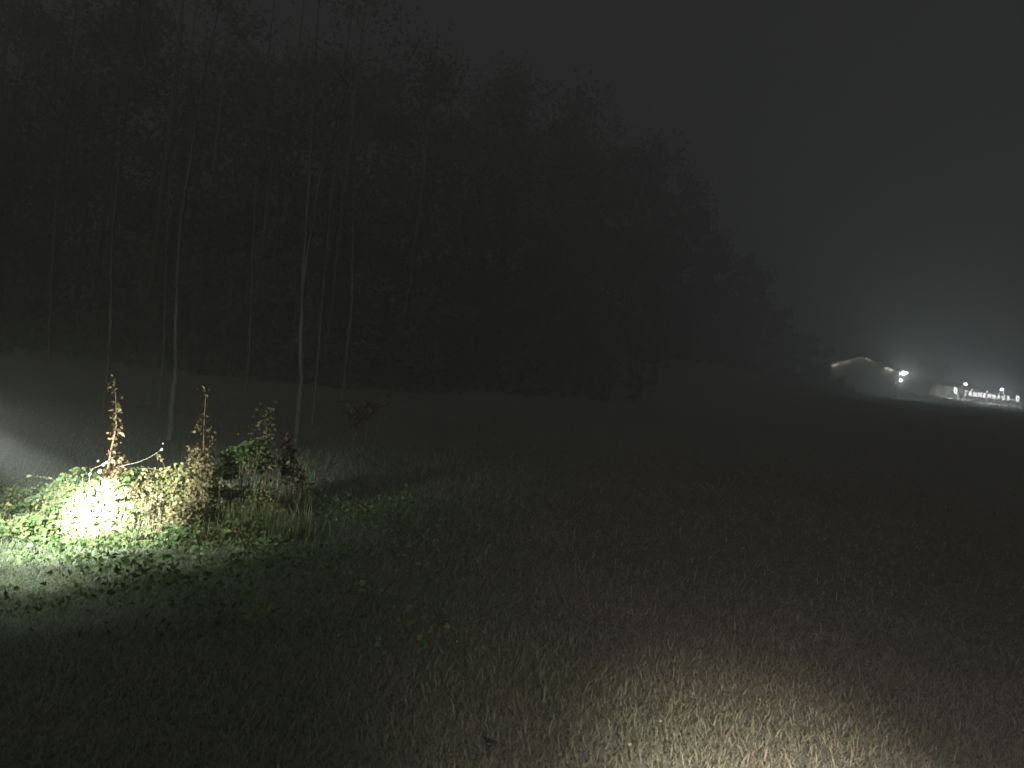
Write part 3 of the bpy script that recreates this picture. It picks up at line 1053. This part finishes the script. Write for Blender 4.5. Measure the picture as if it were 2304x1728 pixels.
def stalk(name, lb, path, D, clusters, key, m, r0=0.012, group='leafy stalks rising from the brambles'):
    """an upright stem whose leaves are single objects. clusters: (px, py, sx, sy, count, size)"""
    P = [at(px, py, D) for px, py in path]
    root = Vector((P[0].x, P[0].y, float(hz(P[0].x, P[0].y))))
    t = empty(name, root, lb, 'plant', group)
    S = smooth_path([root] + P, 5)
    tube('stem', S, [r0 * (1.1 - 0.85 * i / (len(S) - 1)) for i in range(len(S))], M['stem'], t, 7, off=root)
    for px, py, sx, sy, cnt, size in clusters:
        cnt, size = int(cnt * 1.5), size * 0.78
        d, s, q = frames(cnt, 0.1, (0, -1, 0.2), 0.5)
        for i in range(cnt):
            c = at(px + rng.normal() * sx, py + rng.normal() * sy, D + rng.normal() * 0.07)
            z = size * rng.uniform(0.6, 1.3)
            o = bpy.data.objects.new('leaf', leaf_mesh_one(key, m, int(rng.integers(4))))
            COL.objects.link(o)
            o.parent = t
            R3 = Matrix((Vector(s[i]), Vector(d[i]), Vector(q[i]))).transposed().to_4x4()
            o.matrix_local = Matrix.Translation(c - root) @ R3 @ Matrix.Diagonal((z * rng.uniform(0.7, 1.15), z, z * rng.uniform(0.5, 2.5), 1))
    return t


stalk('leafy_stalk', 'tall russet leafy stalk rising out of the bleached mound, tallest of the stalks',
      [(238, 1090), (250, 1014), (261, 959), (261, 903), (256, 856)], BD + 0.1,
      [(257, 1055, 10, 14, 60, 0.05), (243, 1080, 9, 14, 40, 0.05), (272, 1055, 8, 9, 20, 0.05), (250, 1020, 7, 12, 26, 0.045), (261, 975, 8, 14, 30, 0.045),
       (261, 935, 7, 12, 24, 0.045), (268, 910, 8, 8, 14, 0.045), (255, 868, 6, 9, 18, 0.045), (259, 890, 4, 8, 6, 0.04)], 'russet', M['russet_one'])
stalk('leafy_stalk', 'russet leafy stalk above the brownish tangle, second from the left',
      [(455, 1090), (458, 1010), (460, 940), (464, 880)], BD + 0.15,
      [(452, 1020, 13, 14, 60, 0.05), (455, 1050, 15, 14, 55, 0.05), (447, 970, 7, 8, 16, 0.045), (475, 975, 6, 8, 12, 0.045), (447, 945, 6, 6, 10, 0.04), (464, 885, 7, 7, 12, 0.045), (464, 920, 4, 12, 6, 0.04),
       (474, 1005, 6, 5, 8, 0.05)], 'russet', M['russet_one'])
stalk('leafy_stalk', 'broad dim olive leafy stalk, third from the left beside the shrub',
      [(597, 1090), (598, 1030), (600, 970), (602, 915)], BD + 0.6,
      [(596, 970, 12, 18, 60, 0.052), (600, 930, 10, 12, 34, 0.05), (598, 1010, 14, 16, 50, 0.055), (605, 1050, 14, 14, 36, 0.055), (560, 985, 14, 8, 16, 0.05)], 'olive', M['olive_one'])


def round_leaf(c, size, parent, nrm=(0.0, -1, 0.25)):
    q = Vector(nrm).normalized()
    s = Vector((1, 0, 0)).cross(q).cross(q).normalized()
    s = q.cross(Vector((0, 0, 1))).normalized()
    d = s.cross(q)
    o = bpy.data.objects.new('leaf', leaf_mesh_one('pale', M['pale_leaf'], 1))
    COL.objects.link(o)
    o.parent = parent
    R3 = Matrix((s, d, q)).transposed().to_4x4()
    o.matrix_local = Matrix.Translation(Vector(c) - parent.location - d * size * 0.5) @ R3 @ Matrix.Diagonal((size * 1.2, size, size, 1))


def twig_thing(lb, path, leaves, D, r=0.0026):
    P = [at(px, py, D) for px, py in path]
    t = empty('bramble_shoot', P[0], lb, 'twig', 'pale shoots with single round leaves')
    tube('cane', smooth_path(P, 5), list(np.linspace(r, r * 0.5, (len(P) - 1) * 5 + 1)), M['cane'], t, 6, off=P[0])
    for px, py, s in leaves:
        round_leaf(at(px, py, D - 0.03), s, t)


twig_thing('thin pale shoot arching right from the tall stalk to one round pale leaf', [(262, 1052), (288, 1045), (310, 1040), (332, 1031), (350, 1021), (363, 1011)],
           [(364, 1011, 0.03), (367, 998, 0.016)], BD)
twig_thing('short pale shoot curling left off the tall stalk with round pale leaves', [(252, 1040), (240, 1043), (225, 1048), (208, 1056), (202, 1072), (200, 1085)],
           [(225, 1060, 0.044), (221, 1037, 0.022), (233, 1045, 0.036), (240, 1040, 0.03), (203, 1066, 0.03)], BD - 0.05)

# long grass tufts
def tuft(lb, px, py, rx_, n, L, D, m, lean=0.7, group='long grass tufts beside the brambles'):
    b = at(px, py, D)
    base = Vector((b.x, b.y, float(hz(b.x, b.y))))
    t = empty('grass_tuft', base, lb, 'grass tuft', group)
    r = rx_ * D / FPX
    X, Y = rng.normal(size=n) * r * 0.6, rng.normal(size=n) * r * 0.4
    Z = hz(X + base.x, Y + base.y) - base.z
    ln = rng.uniform(0.5, 1.1, n) * L
    tag(link('blades', blades_mesh('blades', X, Y, Z, ln, rng.uniform(0.004, 0.009, n), np.abs(rng.normal(size=n)) * lean), m, t), kind='stuff')


tuft('thick soft green grass tuft right of the brownish tangle', 545, 1200, 64, 2600, 0.36, BD + 0.1, M['tuft'], 1.15)
tuft('pale curling grass tuft below the brownish tangle', 440, 1225, 40, 1100, 0.32, BD - 0.25, M['tuft'], 1.0)
tuft('taller dim grass tuft behind the soft green one', 600, 1165, 44, 1300, 0.42, BD + 0.7, M['tuft'], 1.0)
tuft('thin dry straw tuft at the right end of the brambles', 665, 1185, 36, 90, 0.42, BD + 0.4, M['straw'], 1.1)
tuft('green grass tuft under the bleached mound', 240, 1240, 70, 1700, 0.15, BD - 0.3, M['tuft'], 1.3)
tuft('short grass tuft at the right of the low herbs', 640, 1215, 60, 800, 0.26, BD, M['tuft'], 0.9)

tuft('a few dry straw stalks poking out of the bleached mound', 205, 1200, 50, 60, 0.55, BD - 0.05, M['straw'], 0.5, 'dry stalks in the brambles')
tuft('dry straw stalks in the gap between the first two leafy stalks', 335, 1190, 40, 70, 0.5, BD - 0.1, M['straw'], 0.6, 'dry stalks in the brambles')
tuft('dry straw stalks in front of the second leafy stalk', 440, 1190, 40, 80, 0.5, BD - 0.1, M['straw'], 0.7, 'dry stalks in the brambles')

# ------------------------------------------------------------------ meadow grass
def patch(n, x0, x1, y0, y1):
    return rng.uniform(x0, x1, n), rng.uniform(y0, y1, n)


parts = []
Xs, Ys, Ls, Ws, Le = [], [], [], [], []
for n, x0, x1, y0, y1, L, wd, lean, pw in ((190000, -3.2, 5.6, 2.6, 8.0, 0.085, 0.0042, 1.55, 1.9), (60000, -3.2, 5.6, 2.6, 8.0, 0.075, 0.0028, 0.9, 1.7),
                                           (150000, -7.6, 1.2, 3.6, 10.5, 0.11, 0.0055, 1.4, 1.0), (30000, -8, 9, 6, 16, 0.10, 0.010, 1.1, 1.0),
                                           (14000, -14, 26, 14, 36, 0.11, 0.02, 0.9, 1.0), (14000, -9, 2, 8, 16, 0.17, 0.008, 0.9, 1.0)):
    x, y = patch(n, x0, x1, y0, y1)
    y = y0 + (y1 - y0) * rng.random(n) ** pw
    # thinner and thicker patches
    ex = np.minimum(x - x0, x1 - x) / (x1 - x0)
    ey = (y1 - y) / (y1 - y0)
    fade = sst(0, 0.22, ex + 0.06 * np.sin(y * 3)) * sst(0, 0.35, ey)
    keep = rng.random(n) < fade * (0.8 + 0.2 * np.sin(x * 2.1 + np.sin(y * 1.7)) * np.cos(y * 2.6 + x))
    x, y = x[keep], y[keep]
    k = len(x)
    Xs.append(x); Ys.append(y)
    Ls.append(L * rng.uniform(0.45, 1.35, k)); Ws.append(wd * rng.uniform(0.6, 1.3, k)); Le.append(np.abs(rng.normal(size=k)) * 0.5 + lean * rng.uniform(0.4, 1.1, k))
X, Y = np.concatenate(Xs), np.concatenate(Ys)
go = link('meadow_grass', blades_mesh('meadow_grass', X, Y, hz(X, Y) - 0.004, np.concatenate(Ls), np.concatenate(Ws), np.minimum(np.concatenate(Le), 1.75)), M['grass'])
tag(go, 'short matted meadow grass, green to straw coloured', 'grass', kind='stuff')

# small broad herbs among the grass near the wood edge
n_h = 26000
x, y = patch(n_h, -6.8, 0.5, 4.6, 9.6)
keep = rng.random(n_h) < 0.5 + 0.5 * np.sin(x * 2.9 + 1.3 * np.sin(y * 2.1)) * np.cos(y * 3.1 + x * 0.7)
keep &= rng.random(n_h) > sst(-2.5, 0.5, x)
x, y = x[keep], y[keep]
C = np.stack([x, y, hz(x, y) + rng.uniform(0.02, 0.30, len(x)) ** 1.0 * np.clip(0.55 + 0.45 * np.sin(x * 4.1 + 2 * np.sin(y * 3.3)), 0.15, 1)], 1)
tag(link('ground_herbs', leaves_mesh('ground_herbs', C, rng.uniform(0.02, 0.055, len(C)), LEAF, 0.5, (0, -1, 0.3), 0.4), M['herb']), 'low broad leaved herbs mixed into the grass below the brambles', 'herbs', kind='stuff')

# small fallen leaves and a dark turf clod in the near light pool
for px, py, s, lb in ((1413, 1702, 0.022, 'small pale fallen leaf in the near light pool, leftmost'), (1447, 1711, 0.016, 'small pale fallen leaf in the near light pool, right of the leftmost'),
                      (1482, 1650, 0.018, 'thin pale fallen leaf in the near light pool, farther from the edge')):
    p = ground_at(px, py)
    o = link('fallen_leaf', mesh_np('fallen_leaf', LEAF * s * np.array([1, 1, 1.6]), LEAF_F), M['pale_leaf'], None, (p.x, p.y, float(hz(p.x, p.y)) + 0.05))
    o.rotation_euler = (0.5, 0.2, px)
    tag(o, lb, 'leaf', 'fallen leaves in the grass')
p = ground_at(1100, 1690)
V, F = [], []
bm = bmesh.new()
bmesh.ops.create_icosphere(bm, subdivisions=3, radius=0.024)
for v in bm.verts:
    k = 1 + 0.25 * math.sin(v.co.x * 90 + 1) * math.sin(v.co.y * 70) + 0.15 * math.sin(v.co.z * 130)
    v.co *= k
    v.co.z *= 0.6
me = bpy.data.meshes.new('turf_clod')
bm.to_mesh(me)
bm.free()
tag(link('turf_clod', me, M['black'], None, (p.x, p.y, float(hz(p.x, p.y)) + 0.03), True), 'small dark clod lying in the grass left of the near light pool', 'clod')


# ------------------------------------------------------------------ the two torches (on stands outside the frame)
def torch(pos, target, lb, lights):
    gz = float(hz(pos.x, pos.y))
    t = empty('torch_stand', (pos.x, pos.y, gz), lb, 'torch')
    h = pos.z - gz
    d = (Vector(target) - pos).normalized()
    for k in range(3):
        a = k * 2.094 + 0.4
        tube('leg', [(0, 0, h * 0.55), (math.cos(a) * 0.25, math.sin(a) * 0.25, 0)], [0.012, 0.01], M['black'], t, 8)
    tube('column', [(0, 0, h * 0.5), (0, 0, h - 0.05)], [0.012, 0.01], M['black'], t, 8)
    q = d.to_track_quat('Z', 'Y').to_euler()
    lathe('torch_body', [(0.001, -0.13), (0.016, -0.13), (0.016, -0.02), (0.028, 0.02), (0.028, 0.05), (0.025, 0.05), (0.014, 0.02), (0.001, 0.015)], M['black'], t, (0, 0, h), 18, q)
    for nm, watt, cone, blend, col in lights:
        spot(nm, t, Vector((0, 0, h)) + d * 0.06, Vector((0, 0, h)) + d * 2, watt, cone, blend, col, 0.02)


tp = at(-310, 825, 4.4)
torch(tp, at(232, 1160, BD), 'torch on a stand left of the brambles', (('hot_beam', 34000, 14, 1.0, (0.97, 1.0, 0.92)), ('mid_beam', 5200, 40, 1.0, (0.94, 1.0, 0.87)), ('wide_beam', 760, 80, 1.0, (0.91, 1.0, 0.84)), ('spill_beam', 70, 150, 1.0, (0.92, 1.0, 0.86))))
np_ = Vector((1.05, 0.55, 1.3))
torch(np_, (1.3, 2.5, 0.0), 'torch on a stand just below the frame', (('near_beam', 3000, 43, 1.0, (1.0, 0.91, 0.74)), ('near_halo', 420, 76, 1.0, (1.0, 0.93, 0.78)), ('near_spill', 60, 100, 1.0, (1.0, 0.95, 0.85))))

# ------------------------------------------------------------------ fog
hzb = link('haze', box_mesh('haze', (680, 520, 66), (0, 0, 0)), None, None, (30, 170, 30.0))
hm = bpy.data.materials.new('night fog')
hm.use_nodes = True
n = hm.node_tree
n.nodes.remove(n.nodes['Principled BSDF'])
pv = n.nodes.new('ShaderNodeVolumePrincipled')
pv.inputs['Color'].default_value = (0.93, 0.95, 0.95, 1)
pv.inputs['Density'].default_value = FOG
pv.inputs['Anisotropy'].default_value = 0.62
n.links.new(pv.outputs[0], n.nodes['Material Output'].inputs['Volume'])
hzb.data.materials.append(hm)
tag(hzb, 'thin night fog over the whole meadow', 'fog', kind='stuff')
